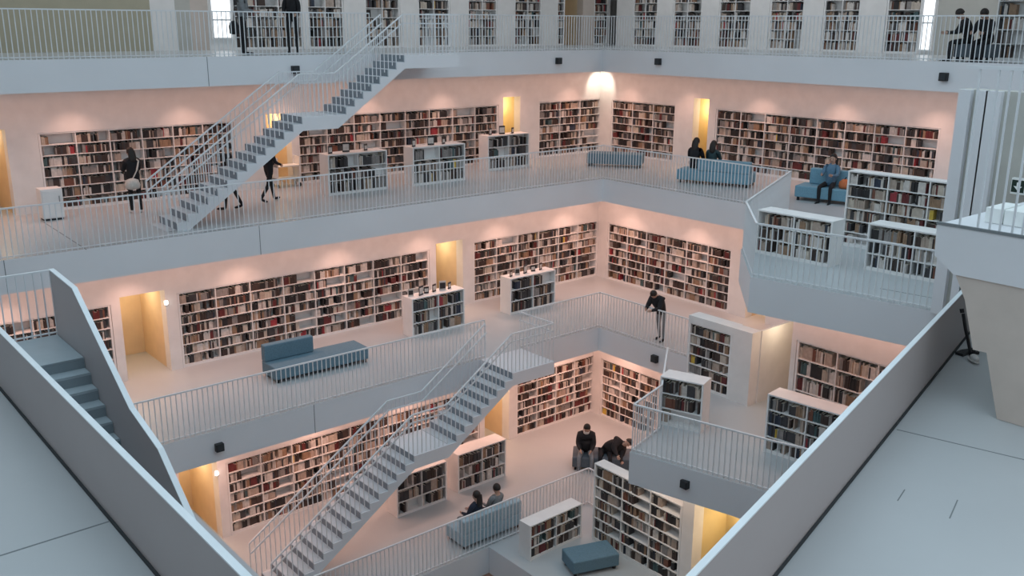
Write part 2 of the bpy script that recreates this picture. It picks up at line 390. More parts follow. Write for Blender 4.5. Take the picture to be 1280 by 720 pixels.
low('2r', (15.85, 10.7, Z[2]), (.12, -1), 2.6, 'low white-topped bookcase partly hidden by the near right parapet', short='low case near parapet', rows=4, h=1.3, bays=3, fill=.85, colours=DARKB)
KEYNAME['4x'] = 'platform case'
bookcase('open_bookcase', (25.6, LY(1240, 25.6, 60), Z[4]), (0, -1), 1.6, 2.2, .3, 6, 2, 'open white bookcase behind the people at the upper right', 'bookcase', None, '4x', fill=.5)
low('1s', (13.45, 15.35, Z[1]), (1, .02), 1.75, 'low bookcase at the lower railing corner, behind the dark blue seat', short='low case at lower railing corner', dep=.4, h=.95)
KEYNAME['2d'] = 'case inside middle doorway'
bookcase('wall_bookcase', (f2(546)+.02, P2+1.5, Z[2]), (1, 0), .75, 2.0, .3, 6, 1, 'narrow bookcase seen through the doorway of the middle gallery wall', 'bookcase', CASEGROUP, '2d', fill=.8)
# ------------------------------------------------------------------ railings
_bal = {}
def baluster_mesh(h, w=.018):
    k = (round(h, 3), w)
    if k not in _bal:
        mb = MB().box(-w/2, w/2, -w/2, w/2, 0, h, M['rail']); me = bpy.data.meshes.new('baluster')
        me.from_pydata(mb.v, [], mb.f); me.materials.append(M['rail']); _bal[k] = me
    return _bal[k]
def add_rail(root, path, h=1.05, gap=.115, hw=.04, low=True, limit=100, w=.018):
    """handrail, bottom rail and balusters as children of root; path runs along the foot of the balusters"""
    P = [Vector(p) for p in path]; org = parent_world(root); up = Vector((0, 0, h))
    hb = MB()
    for a, b in zip(P, P[1:]): hb.bar(a+up, b+up, hw, .03, M['rail'])
    hb.build('handrail', root)
    if low:
        lb = MB(); q = Vector((0, 0, .05))
        for a, b in zip(P, P[1:]): lb.bar(a+q, b+q, .03, .02, M['rail'])
        lb.build('bottom_rail', root)
    pts = []
    for a, b in zip(P, P[1:]):
        L = (b-a).xy.length; n = max(1, round(L/gap))
        pts += [a.lerp(b, i/n) for i in range(n)]
    pts.append(P[-1])
    def score(p):
        x, y, d = proj(p+up*.5)
        return d+(0 if -5 < x < 1285 and -20 < y < 740 else 1000)
    order = sorted(pts, key=score)
    for p in order[:limit]:
        o = bpy.data.objects.new('baluster', baluster_mesh(h, w)); C.objects.link(o); o.parent = root; o.location = p-org
    if len(order) > limit:
        mb = MB()
        for p in order[limit:]: mb.box(p.x-w/2, p.x+w/2, p.y-w/2, p.y+w/2, p.z, p.z+h, M['rail'])
        mb.build('balusters', root)['kind'] = 'stuff'
def railing(path, label, **kw):
    r = thing('gallery_railing', path[0], label, 'railing', 'white baluster railings of the galleries'); add_rail(r, path, **kw); return r
i_ = .06
L4z, L3z, L2z, L1z = Z[4], Z[3], Z[2], Z[1]
railing([(-.4, 23.4+i_, L4z), (14.42, 23.4+i_, L4z)], 'top gallery railing left of the upper staircase', h=1.08)
railing([(16.3, 23.4+i_, L4z), (23.5+i_, 23.4+i_, L4z), (23.5+i_, 7.5, L4z)], 'top gallery railing turning the far corner right of the upper staircase', h=1.08)
railing([(2.5, E3L+i_, L3z), (E3R+i_, E3L+i_, L3z), (E3R+i_, g3[4].y, L3z)], 'long upper gallery railing in front of the three low bookcases and blue benches')
g3i = [Vector((p.x+.07, p.y, p.z)) for p in g3]
railing([g3[4], g3i[3], g3i[2], g3i[1], (g3i[0].x+.02, 6.75, L3z)], 'bent railing of the upper balcony in front of its low bookcases')
railing([(4.4, 18.9+i_, L2z), (14.9, 18.9+i_, L2z)], 'middle gallery railing in front of the blue sofa')
railing([(16.15, 18.9+i_, L2z), (19.15+i_, 18.9+i_, L2z), (19.15+i_, 13.75, L2z)], 'middle gallery railing that the person in black leans on')
g2i = [Vector((p.x+.07, p.y, p.z)) for p in g2]
railing([g2[3], g2i[2], g2i[1], g2i[0], (15.05, 7.6, L2z)], 'railing of the lower projecting balcony above the beige bookcase')
railing([(8.05, 16.5+i_, L1z), (16.5+i_, 16.5+i_, L1z), (16.5+i_, 15.3, L1z)], 'lower gallery railing in front of the pale blue sofa')

# ------------------------------------------------------------------ staircases running along X between two galleries
def flight_pts(xa, za, xb, zb):
    n = max(2, round((za-zb)/.172)); rz = (za-zb)/n; rx = (xb-xa)/(n-1) if n > 1 else 0
    return n, rz, rx
def stair_x(y0, y1, keys, label, near_rail, far_rail, axis='x', zend=None):
    """keys: [(x, z)] corner points top landing start, flight start, landing start, landing end, flight end; descending towards -X"""
    root = thing('staircase', (keys[0][0], y0, keys[0][1]), label, 'staircase', 'white staircases between the galleries')
    W = lambda x, z, y: (x, y, z)
    top = [keys[0]]; steps = []
    for (xa, za), (xb, zb) in zip(keys, keys[1:]):
        if abs(za-zb) < .01: top.append((xb, zb)); continue
        n = max(2, round((za-zb)/.172)); rz = (za-zb)/n; rx = (xb-xa)/n
        x, z = xa, za
        for i in range(n):
            top.append((x, z-rz)); steps.append((x, z, x+rx, z-rz)); x += rx; z -= rz
            top.append((x, z))
    t = .34
    bot = []
    for i, (x, z) in enumerate(keys): bot.append((x, z-t))
    bot[-1] = (keys[-1][0], keys[-1][1]); bot.insert(-1, (keys[-1][0]+.55, keys[-1][1]))
    prof = top+bot[::-1]
    # remove duplicate neighbours
    pr = [prof[0]]
    for p in prof[1:]:
        if abs(p[0]-pr[-1][0])+abs(p[1]-pr[-1][1]) > 1e-4: pr.append(p)
    if abs(pr[0][0]-pr[-1][0])+abs(pr[0][1]-pr[-1][1]) < 1e-4: pr.pop()
    MB().prism([W(x, z, y0) for x, z in pr], (0, y1-y0, 0), M['fascia']).build('stringer', root)
    for (xa, za, xb, zb) in steps:
        mb = MB()
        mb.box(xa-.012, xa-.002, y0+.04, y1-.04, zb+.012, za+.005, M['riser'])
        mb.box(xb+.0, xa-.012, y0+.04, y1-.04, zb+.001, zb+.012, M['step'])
        mb.build('step', root)
    add_rail(root, near_rail, low=False, limit=95, h=1.05, gap=.125)
    n0 = len(root.children)
    add_rail(root, far_rail, low=False, limit=5, h=1.05, gap=.125)
    for pth, s in ((near_rail, .05), (far_rail, -.05)):
        hb = MB()
        for a, b in zip(pth, pth[1:]):
            u = Vector((0, s, .82)); hb.bar(Vector(a)+u, Vector(b)+u, .03, .03, M['rail'])
        hb.build('inner_handrail', root)
    return root
def slope_rail(keys, y, dx=0): return [(x+dx, y, z) for x, z in keys]
k3 = [(16.25, L4z), (14.46, L4z), (12.37, 14.15), (11.37, 14.15), (7.75, L3z)]
stair_x(21.8, 23.0, k3, 'upper staircase running down from the top gallery past the wall bookcase', slope_rail(k3, 21.85), slope_rail(k3[1:], 22.95))
struct(MB().box(14.46, 16.25, 23.0, 23.4, L4z-.34, L4z-.002, M['fascia']).build('floor_landing'))
k2 = [(16.15, L2z), (14.72, L2z), (12.66, 6.41), (11.65, 6.41), (7.85, L1z)]
stair_x(17.55, 18.75, k2, 'lower staircase running down from the middle gallery across the picture', [(16.1, 18.9, L2z)]+slope_rail(k2, 17.6), slope_rail(k2[1:], 18.7))
struct(MB().box(14.72, 16.15, 18.75, 18.9, L2z-.34, L2z-.002, M['fascia']).build('floor_landing'))

# the solid-sided staircase close by on the left (runs towards the camera, along -Y)
nl = thing('staircase', (2.5, 14.1, L3z), 'blue-grey staircase with solid steel sides close by on the left', 'staircase')
ks = [(15.45, L3z), (14.07, L3z), (11.95, 10.38), (11.1, 10.38), (10.2, 9.7), (8.8, 9.7), (6.0, L2z)]
top = [ks[0]]; steps = []
for (ya, za), (yb, zb) in zip(ks, ks[1:]):
    if abs(za-zb) < .01: top.append((yb, zb)); continue
    n = round((za-zb)/.17); rz = (za-zb)/n; ry = (yb-ya)/n; y, z = ya, za
    for i in range(n):
        top.append((y, z-rz)); steps.append((y, z, y+ry, z-rz)); y += ry; z -= rz; top.append((y, z))
bot = [(y, z-.3) for y, z in ks]; bot[-1] = (ks[-1][0], L2z); bot.insert(-1, (6.5, L2z))
pr = [top[0]]
for p in top[1:]+bot[::-1]:
    if abs(p[0]-pr[-1][0])+abs(p[1]-pr[-1][1]) > 1e-4: pr.append(p)
x0, x1 = 2.5, 3.62
MB().prism([(x0, y, z) for y, z in pr], (x1-x0, 0, 0), M['stepnear']).build('stringer', nl)
for (ya, za, yb, zb) in steps:
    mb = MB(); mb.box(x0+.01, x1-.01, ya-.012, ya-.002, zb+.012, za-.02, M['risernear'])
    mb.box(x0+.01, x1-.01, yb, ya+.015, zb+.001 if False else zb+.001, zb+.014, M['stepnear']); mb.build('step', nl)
MB().box(x0+.01, x1-.01, 14.06, 15.4, L3z+.001, L3z+.012, M['stepnear']).build('landing', nl)
pt = [(15.45, 12.74), (14.28, 12.70), (12.19, 11.49), (11.24, 11.27), (10.3, 10.63), (8.91, 10.58), (6.0, 8.75)]
pb = [(6.0, L2z), (6.4, L2z), (8.8, 9.3), (10.2, 9.3), (11.1, 10.0), (11.95, 10.0), (14.07, 11.3), (15.45, 11.3)]
MB().prism([(x1, y, z) for y, z in pt+pb], (.07, 0, 0), M['parapet']).build('side_panel', nl)
cb = MB()
for a, b in zip(pt, pt[1:]): cb.bar((x1+.035, a[0], a[1]+.012), (x1+.035, b[0], b[1]+.008), .075, .016, M['cap'])
cb.build('coping', nl)
add_rail(nl, [(2.42, 15.42, L3z), (x1, 15.42, L3z)], h=1.04, gap=.115)
add_rail(nl, [(2.4, 21.1, L3z), (2.4, 15.42, L3z)], h=1.04, gap=.115, limit=40)

# near parapets of the gallery below the camera
p = thing('parapet', (2.4, 8, L3z), 'grey solid parapet at the lower left beside the solid-sided staircase', 'parapet')
y0n = nr(2.4)
MB().box(2.385, 2.44, y0n, 13.95, L3z-T, L3z+.9, M['parapet']).build('panel', p)
MB().box(2.38, 2.445, y0n, 13.97, L3z+.9, L3z+.915, M['cap']).build('coping', p)
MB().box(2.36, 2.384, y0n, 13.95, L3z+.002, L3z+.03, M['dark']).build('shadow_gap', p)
p = thing('parapet', (9, nr(9), L3z), 'grey solid parapet running diagonally across the lower right', 'parapet')
ang = math.atan(.264); dv = Vector((math.cos(ang), math.sin(ang), 0)); s0 = Vector((2.37, y0n, L3z)); Lp = (15.6-2.37)/dv.x
o_ = tuple(s0); d_ = (dv.x, dv.y)
MB().obox(o_, d_, 0.09, Lp, -.005, .045, -T, .9, M['parapet']).build('panel', p)
MB().obox(o_, d_, 0.09, Lp, -.01, .05, .9, .915, M['cap']).build('coping', p)
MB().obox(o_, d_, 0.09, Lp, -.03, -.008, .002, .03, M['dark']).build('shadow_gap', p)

# ------------------------------------------------------------------ the landing block on the right and the wall core behind it
XB = 11.75; pb_ = lambda x, y: pX(x, y, XB)
st = thing('stair_landing', (XB, 4.5, L3z), 'massive grey stair landing block overhanging the gallery on the right', 'stair landing')
yl = pb_(1171, 282).y; zt = 14.02
MB().prism([(XB, yl, zt), (XB, pb_(1167, 325).y, 13.62), (XB, 5.36, 13.42), (XB, 2.2, 13.42), (XB, 2.2, zt)], (3.6, 0, 0), M['fascia']).build('landing_slab', st)
q_ = [pX(x, y, XB+.02) for x, y in ((1206, 375), (1216, 437), (1233, 441))]
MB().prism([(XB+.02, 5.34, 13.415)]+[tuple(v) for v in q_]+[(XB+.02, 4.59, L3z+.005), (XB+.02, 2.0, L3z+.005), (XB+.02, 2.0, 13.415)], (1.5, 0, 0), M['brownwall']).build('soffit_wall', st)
MB().box(XB-.01, XB+.03, 2.2, yl+.005, zt, zt+.035, M['joint']).build('edge_trim', st)
mb = MB()
for k, x in enumerate((1199, 1222, 1237, 1250, 1266, 1279)):
    y = pX(x, 285, XB+.05).y
    b = MB().bar((XB+.05, y, zt+.03), (XB+.05, y, zt+1.95), .022, .022, M['rail']); b.build('baluster', st)
MB().bar((XB+.05, yl-.1, zt+1.95), (XB+.05, 2.3, zt+1.95), .05, .04, M['rail']).build('handrail', st)
pl = lambda x, y: pz(x, y, zt+.3)
for k, (xa, xb) in enumerate(((1231, 1252), (1255, 1290))):
    ya, yb = pX(xa, 270, 12.35).y, pX(xb, 270, 12.35).y
    tag(MB().box(12.35, 12.9, yb, ya, zt+.002, zt+.2, M['sign']).build('white_plinth', bevel=.01), ('low white plinth behind the bars of the landing block, farther from the camera', 'low white plinth behind the bars of the landing block, at the picture edge')[k], 'plinth')
# wall core carrying the top platform
yc = pX(1189, 200, 15.65).y
zk = pX(1215, 112, 15.65).z
mb = MB(); mb.box(15.65, 16.0, 3.0, yc, L3z, zk, M['greywall'])
for x, w in ((1200, .1), (1222, .08), (1236, .12)):
    y = pX(x, 180, 15.62).y; mb.box(15.55, 15.65, y-w, y+w, L3z, zk, M['fascia'])
struct(mb.build('wall_core'))
sg = thing('exit_sign', pX(1262, 237, 15.45), 'small black and white exit sign with a down arrow, behind the landing bars', 'sign')
a = pX(1263, 237, 15.45); y0s = a.y; z0s = a.z; S = .21
MB().box(15.45, 15.53, y0s-.62, y0s, z0s-.06, z0s+.19, M['sign']).build('panel', sg)
MB().box(15.445, 15.449, y0s-.2, y0s-.01, z0s-.03, z0s+.16, M['signblack']).build('arrow_field', sg)
ym = y0s-.105; zm = z0s+.065
MB().prism([(15.443, ym+.02, zm+.06), (15.443, ym+.02, zm), (15.443, ym+.065, zm), (15.443, ym, zm-.065), (15.443, ym-.065, zm), (15.443, ym-.02, zm), (15.443, ym-.02, zm+.06)], (.001, 0, 0), M['sign']).build('arrow', sg)
mb = MB(); yr = y0s-.33     # running figure pictogram
mb.ball((15.446, yr, zm+.07), .025, M['signblack'], 8)
mb.bar((15.446, yr, zm+.05), (15.446, yr+.02, zm-.02), .004, .035, M['signblack'])
mb.bar((15.446, yr+.02, zm-.02), (15.446, yr-.05, zm-.08), .004, .025, M['signblack']); mb.bar((15.446, yr+.02, zm-.02), (15.446, yr+.08, zm-.06), .004, .025, M['signblack'])
mb.bar((15.446, yr, zm+.03), (15.446, yr-.06, zm), .004, .02, M['signblack']); mb.bar((15.446, yr, zm+.03), (15.446, yr+.06, zm+.02), .004, .02, M['signblack'])
mb.build('running_figure', sg)

# windows on the top gallery
def window(n, plane, axis, a0, a1, z0, z1, mull):
    fr = MB(); e = .05
    def bx(mb, p0, p1, b0, b1, c0, c1, m):
        if axis == 'x': mb.box(min(p0, p1), max(p0, p1), plane-b1, plane-b0, c0, c1, m)
        else: mb.box(plane-b1, plane-b0, min(p0, p1), max(p0, p1), c0, c1, m)
    lo, hi = min(a0, a1), max(a0, a1)
    bx(fr, lo, lo+e, .002, .06, z0, z1, M['white']); bx(fr, hi-e, hi, .002, .06, z0, z1, M['white'])
    for c in [z0]+mull+[z1-e]: bx(fr, lo+e, hi-e, .002, .06, c, c+e, M['white'])
    o = struct(fr.build('window_%d' % n))
    pm = MB(); bx(pm, lo+e, hi-e, .004, .015, z0+e, z1-e, M['day']); g = pm.build('pane', o); return o
window(1, P4, 'x', f4(263.5), f4(291), L4z+.32, L4z+2.9, [L4z+.36+.5])
window(2, P4r, 'y', g4(1150.5), g4(1168), L4z+.1, L4z+2.9, [L4z+.9, L4z+1.7])

# floor joints and fascia joints
def joint(pts, w=.02):
    mb = MB()
    for a, b in zip(pts, pts[1:]): mb.bar(Vector(a)+Vector((0, 0, .001)), Vector(b)+Vector((0, 0, .001)), w, .003, M['joint'])
    return struct(mb.build('trim_joint'))
joint([pz(-20, 701, L3z), pz(136, 652, L3z)])
joint([pz(1121, 537, L3z), pz(1290, 577, L3z)])
joint([pz(55, 278, L3z), pz(108, 312, L3z)])
joint([pz(1067, 371, L3z)+Vector((.9, 0, 0)), pz(1177, 392, L3z)+Vector((.9, 0, 0))])
mb = MB()
for x, y, L in ((260, 90, 4), (8, 350, 3), (325, 300, 3), (393, 520, 2)):
    Y = {4: 23.4, 3: E3L, 2: 18.9}[L]; q = pY(x, y, Y)
    mb.box(q.x-.008, q.x+.008, Y-.004, Y+.002, Z[L]-T, Z[L], M['joint'])
struct(mb.build('trim_joint'))

# black loudspeaker boxes set on the slab edges
def speaker(c, axis, s, label):
    r = thing('wall_speaker', c, label, 'loudspeaker', 'black loudspeakers on the gallery edges'); x, y, z = c; h = s/2
    if axis == 'x':
        MB().box(x-h, x+h, y-.12, y+.0, z-h, z+h, M['black']).build('housing', r, bevel=.008)
        MB().box(x-h*.75, x+h*.75, y-.125, y-.121, z-h*.75, z+h*.75, M['dark']).build('grille', r.children[0])
    else:
        MB().box(x-.12, x, y-h, y+h, z-h, z+h, M['black']).build('housing', r, bevel=.008)
        MB().box(x-.125, x-.121, y-h*.75, y+h*.75, z-h*.75, z+h*.75, M['dark']).build('grille', r.children[0])
speaker(pY(368, 87, 23.4), 'x', .2, 'small black loudspeaker on the top slab edge near the upper staircase')
speaker(pY(697, 76, 23.4), 'x', .2, 'small black loudspeaker on the top slab edge just left of the far corner')
speaker(pX(824, 77, 23.5), 'y', .2, 'small black loudspeaker on the top slab edge just right of the far corner')
speaker(pX(1181, 96, 23.5), 'y', .2, 'small black loudspeaker on the top slab edge at the upper right')
speaker(pY(273, 558, 18.9), 'x', .18, 'small black loudspeaker on the middle slab edge below the blue sofa')
speaker(pX(820, 448, 19.15), 'y', .2, 'small black loudspeaker below the person leaning on the railing')
q1, q2 = g2[0], g2[1]; tt = .52
cc = q2.lerp(q1, (862-787)/(957-787)); cc.z = pX(862, 607, cc.x).z
speaker((cc.x+.03, cc.y, cc.z), 'y', .17, 'small black loudspeaker on the lower balcony edge above the beige bookcase')

# emergency lamps beside the doorways
for c, lab in ((pY(207, 378, P2), 'tiny lit lamp at the yellow doorway of the middle gallery'), (pY(270, 591, P1), 'tiny lit lamp at the yellow doorway of the lower gallery')):
    r = thing('wall_lamp', c, lab, 'lamp'); x, y, z = c
    MB().box(x-.05, x+.05, y-.03, y, z-.07, z+.07, M['white']).build('housing', r)
    MB().lathe((x, y-.05, z-.05), [(.015, 0), (.045, .03), (.045, .07), (.015, .1)], M['lampglow'], 12).build('bulb', r.children[0])

# ------------------------------------------------------------------ seating
def sofa(p, d, L, label, back=None, m=None, h=.42, dep=.78, backh=.8, cat='sofa', name='sofa'):
    """p: front-left floor corner; back: (from, to) along the length, at the rear"""
    m = m or M['blue']; r = thing(name, p, label, cat); d = Vector(d).normalized(); d = (d.x, d.y)
    MB().obox(p, d, 0, L, 0, dep, .1, h, m).build('seat', r, bevel=.03)
    if back: MB().obox(p, d, back[0], back[1], dep-.22, dep, h+.002 if True else .1, backh, m).build('backrest', r, bevel=.03)
    for a in (.06, L-.12):
        for b in (.06, dep-.12): MB().obox(p, d, a, a+.06, b, b+.06, 0, .1, M['black']).build('leg', r)
    return r
ps = pz(345, 481, L2z)
sofa((ps.x, ps.y, L2z), (1, -.02), 2.65, 'dark blue bench sofa with a backrest along half its length', back=(0, 1.35), h=.42, backh=.85)
pc = pz(733, 211, L3z)
sofa(pz(733, 208, L3z), pz(806, 211, L3z)-pz(733, 208, L3z), 1.9, 'blue backless bench at the far corner of the upper gallery', m=M['blue'], dep=.7, h=.46, cat='bench', name='bench')
# sofas whose backs face the void: front-left as seen from the seat side, so direction is reversed
a, b = pz(845, 228, L3z), pz(936, 236, L3z); dd_ = (b-a).normalized(); n_ = Vector((dd_.y, -dd_.x, 0))
n_ = Vector((-dd_.y, dd_.x, 0)); SB1 = (a, dd_, n_)
sofa(b+n_*.78, -dd_, (b-a).length, 'bright blue sofa seen from behind with two readers in dark clothes', back=(0, (b-a).length*.72), m=M['blue2'], backh=.78)
a2, b2 = pz(992, 250, L3z), pz(1062, 258, L3z); d2 = (b2-a2).normalized(); n2 = Vector((-d2.y, d2.x, 0)); SB2 = (a2, d2, n2)
sofa(a2, d2, (b2-a2).length, 'blue sofa holding one reader in dark trousers, before the long bookcase', back=(.2, (b2-a2).length-.1), m=M['blue2'], backh=.86)
a3, b3 = pz(715, 588, L1z), pz(795, 592, L1z); d3 = (b3-a3).normalized(); n3 = Vector((-d3.y, d3.x, 0)); SB3 = (a3, d3, n3)
sofa(a3, d3, (b3-a3).length*1.02, 'charcoal bench with a masked person and a person slumped sideways', m=M['dgrey'], dep=.8, cat='bench', name='bench')
sofa((14.35, 17.5, L1z), (-1, 0), 1.85, 'pale blue sofa behind the lower gallery railing', back=(0, 1.85), m=M['paleblue'], backh=.78)
q = pz(690, 733, L1z)
sofa((13.75, 14.15, L1z), (1, -.35), 1.2, 'dark blue-green seat at the bottom edge in front of the beige bookcase', m=M['blue'], dep=.7, cat='bench', name='bench')

# ------------------------------------------------------------------ small things standing on the low bookcases
def display(p, k, label):
    x, y, z = p
    r = thing('display_book', p, label, 'display book', 'books and cards set out on low bookcase tops')
    w, h = ((.16, .23), (.2, .28), (.14, .2))[k % 3]; m = (BM[1], BM[0], BM[3], BM[11])[k % 4]; a = .35*(1 if k % 2 else -1)
    d = (math.cos(a), math.sin(a))
    MB().obox(p, d, -w/2, w/2, -.018, .0, .004, h, m).obox(p, d, -w/2+.015, w/2-.015, -.02, -.0181, .05, h-.05, BM[3] if k % 4 != 2 else BM[1]).build('cover', r)
    MB().obox(p, d, -w/2+.03, w/2-.03, .001, .012, .004, h*.7, M['page']).obox(p, d, -.02, .02, .013, .09, .0, .02, M['white']).build('stand', r)
    return r
PLACE = ['at the left end', 'second from the left end', 'third from the left end', 'fourth from the left end', 'fifth from the left end', 'sixth from the left end']
for base, n, hgt, L, nm in ((p21, 6, 1.15, 1.85, 'low case near the blue sofa'), (p22, 5, 1.15, 1.85, 'low case by the lower stair landing'), (p31, 3, 1.15, 1.95, 'leftmost upper low case'), (p32, 3, 1.15, 1.95, 'middle upper low case'), (p33, 3, 1.15, 1.8, 'rightmost upper low case')):
    for k in range(n):
        x = base.x+.15+(L-.3)*(k+.3*random.random())/n
        display((x, base.y+.18+.12*random.random(), base.z+hgt), k+n, 'display book on '+nm+', '+PLACE[k])
# low white cabinet and trolley on the upper gallery
cq = pz(55, 277, L3z)
r = thing('low_cabinet', cq, 'low white cabinet against the pillar at the left end of the upper wall bookcase', 'cabinet')
MB().obox(tuple(cq), (1, 0), 0, .5, 0, .4, .05, .78, M['white']).build('body', r, bevel=.01)
dr = MB().obox(tuple(cq), (1, 0), .03, .47, -.018, -.001, .08, .74, M['white']).build('door', r)
MB().obox(tuple(cq), (1, 0), .4, .42, -.04, -.018, .45, .6, M['steel']).build('handle', dr)
MB().obox(tuple(cq), (1, 0), .03, .47, .03, .37, 0, .05, M['dark']).build('plinth', r)
tq = pz(348, 236, L3z)
r = thing('book_trolley', tq, 'small pale book trolley behind the upper staircase near the yellow doorway', 'trolley')
for z_ in (.25, .62): MB().obox(tuple(tq), (1, 0), 0, .75, 0, .4, z_, z_+.03, M['white']).build('tray', r)
for a_ in (0, .72):
    MB().obox(tuple(tq), (1, 0), a_, a_+.03, 0, .4, .12, .9, M['white']).build('side_frame', r); fr_ = r.children[-1]
    for b_ in (.04, .36): MB().lathe((tq.x+a_+.0, tq.y+b_, tq.z+.06), [(.03, 0), (.06, .005), (.06, .03), (.03, .035)], M['black'], 12, 'x').build('wheel', fr_)
# strap and shoe at the right parapet
sp_ = pz(1213, 447, L3z)
st_top = pX(1202, 385, 13.55)
r = thing('hanging_strap', st_top, 'long black strap hanging at the right parapet, ending on the floor', 'strap')
mb = MB(); q0 = pX(1202, 386, 13.45); qs = [q0, pX(1203, 391, 13.45)]
mb.bar(qs[0], qs[1], .03, .05, M['black']); mb.build('buckle', r)
mb = MB(); qq = [pX(1204, 392, 13.45), pX(1207, 412, 13.45), pX(1210, 425, 13.45), pX(1213, 440, 13.45)]
for a_, b_ in zip(qq, qq[1:]): mb.bar(a_, b_, .035, .035, M['black'])
mb.build('strap', r)
mb = MB(); qq = [pz(1199, 443, L3z+.02), pz(1206, 440, L3z+.03), pz(1214, 439, L3z+.03), pz(1222, 440, L3z+.02)]
for a_, b_ in zip(qq, qq[1:]): mb.bar(a_, b_, .13, .04, M['black'])
mb.build('strap_end', r)
joint([pz(1131, 612, L3z), pz(1122, 626, L3z)], .012); joint([pz(1197, 625, L3z), pz(1187, 648, L3z)], .012)
# ------------------------------------------------------------------ people
SK = mat('skin', (.52, .33, .25), .6); HAIR = mat('dark_hair', (.018, .012, .010), .6, .2, 40)
def cloth(n, c): return mat(n, c, .85, .12, 20)
CB = cloth('black_cloth', (.012, .012, .015)); CG = cloth('grey_cloth', (.22, .23, .24)); CN = cloth('navy_cloth', (.02, .028, .05)); CJ = cloth('grey_jeans', (.22, .25, .28))
CW = cloth('white_cloth', (.75, .74, .72)); CP = cloth('pale_bag', (.55, .52, .48)); CD = cloth('dark_teal_cloth', (.02, .05, .06)); CBL = cloth('blue_cloth', (.10, .2, .3)); CO = cloth('orange_cloth', (.55, .16, .06))
def person(loc, heading, pose, top, legs, shoes, hair, label, long_hair=True, scale=1.0, coat=.0, mask=False, skirt=False):
    """one continuous skinned body; heading is the direction the person faces (radians, world)"""
    R = math.radians; g = lambda k, v=0: pose.get(k, v)
    V = []; E = []; Rad = []; Tag = []
    def add(p, r, par, t):
        V.append(Vector(p)); Rad.append(r); Tag.append(t)
        if par is not None: E.append((par, len(V)-1))
        return len(V)-1
    lean = R(g('lean')); side = R(g('side'))
    sp = Vector((math.sin(lean)*math.cos(side), math.sin(side), math.cos(lean)*math.cos(side))).normalized()
    fw = Vector((math.cos(lean), 0, -math.sin(lean))); fw = (fw-sp*fw.dot(sp)).normalized(); lf = sp.cross(fw)
    pel = add((0, 0, 0), .125+coat*.6, None, 'L')
    wa = add(sp*.17, .115+coat, pel, 'T'); ch = add(sp*.34, .135+coat, wa, 'T'); nb = add(sp*.46, .085, ch, 'T'); nk = add(sp*.54, .05, nb, 'S')
    hl = lean+R(g('head', 0)); hs = side+R(g('headside', 0))
    hd = Vector((math.sin(hl)*math.cos(hs), math.sin(hs), math.cos(hl)*math.cos(hs))).normalized(); hf = Vector((math.cos(hl), 0, -math.sin(hl))); hf = (hf-hd*hf.dot(hd)).normalized(); hlft = hd.cross(hf)
    n0 = V[nk]
    h1 = add(n0+hd*.07+hf*.025, .068, nk, 'S'); h2 = add(n0+hd*.14+hf*.02, .088, h1, 'S'); h3 = add(n0+hd*.21+hf*.005, .07, h2, 'S')
    nose = add(V[h1]+hd*.035+hf*.085, .014, h1, 'S')
    for s in (1, -1):
        sh = add(sp*.44+lf*.17*s, .062+coat*.6, nb, 'T')
        k = 'l' if s > 0 else 'r'
        a, bd, ab = R(g(k+'arm', g('arm', 5))), R(g(k+'elbow', g('elbow', 15))), R(g(k+'ab', g('ab', 8)))
        D = lambda ang: (-sp*math.cos(ang)+fw*math.sin(ang)).normalized()
        u = (D(a)*math.cos(ab)+lf*s*math.sin(ab)).normalized()
        el = add(V[sh]+u*.28, .045+coat*.4, sh, 'T')
        inn = R(g('inward', 15)); w = (D(a+bd)*math.cos(inn)-lf*s*math.sin(inn)).normalized()
        wr = add(V[el]+w*.24, .032+coat*.2, el, 'T')
        pm = add(V[wr]+w*.055, .028, wr, 'S')
        across = w.cross(lf*s).normalized()
        for i, (off, ln) in enumerate(((-.03, .062), (-.01, .075), (.01, .07), (.03, .055))):
            b0 = add(V[pm]+w*.035+across*off, .0095, pm, 'S'); cu = (w*.8-lf*s*.6).normalized(); b1 = add(V[b0]+w*ln*.5, .009, b0, 'S'); add(V[b1]+cu*ln*.5, .007, b1, 'S')
        t0 = add(V[wr]+w*.03-across*.035, .010, wr, 'S'); add(V[t0]+w*.035-across*.02, .008, t0, 'S')
    feet = []
    for s in (1, -1):
        k = 'l' if s > 0 else 'r'
        hp = add(Vector((0, .095*s, -.04)), .092, pel, 'L'); a, b, spl = R(g(k+'thigh', g('thigh'))), R(g(k+'knee', g('knee'))), R(g(k+'splay', g('splay', 2)))
        d1 = Vector((math.sin(a)*math.cos(spl), s*math.sin(spl), -math.cos(a)*math.cos(spl)))
        mid = add(V[hp]+d1*.2, .08, hp, 'L'); kn = add(V[hp]+d1*.43, .058, mid, 'L')
        d2 = Vector((math.sin(a-b), 0, -math.cos(a-b))); cf = add(V[kn]+d2*.15, .055, kn, 'L'); an = add(V[kn]+d2*.41, .042, cf, 'L')
        ft = a-b+R(g(k+'foot', g('foot', 0)))
        hee = add(V[an]+Vector((.01, 0, -.035)), .042, an, 'F'); toe = add(V[an]+Vector((math.cos(ft)*.15+.02, s*.02, -.045+math.sin(ft)*.1)), .034, hee, 'F'); add(V[toe]+Vector((.05, 0, -.002)), .026, toe, 'F')
        feet.append(min(V[toe].z-.03, V[hee].z-.042))
    me = bpy.data.meshes.new('person_body'); me.from_pydata([v*scale for v in V], E, [])
    o = bpy.data.objects.new('person', me); C.objects.link(o)
    md = o.modifiers.new('skin', 'SKIN'); md.use_smooth_shade = True
    for i, sv in enumerate(me.skin_vertices[0].data): sv.radius = (Rad[i]*scale, Rad[i]*scale); sv.use_root = i == 0
    ss = o.modifiers.new('sub', 'SUBSURF'); ss.levels = 1; ss.render_levels = 1
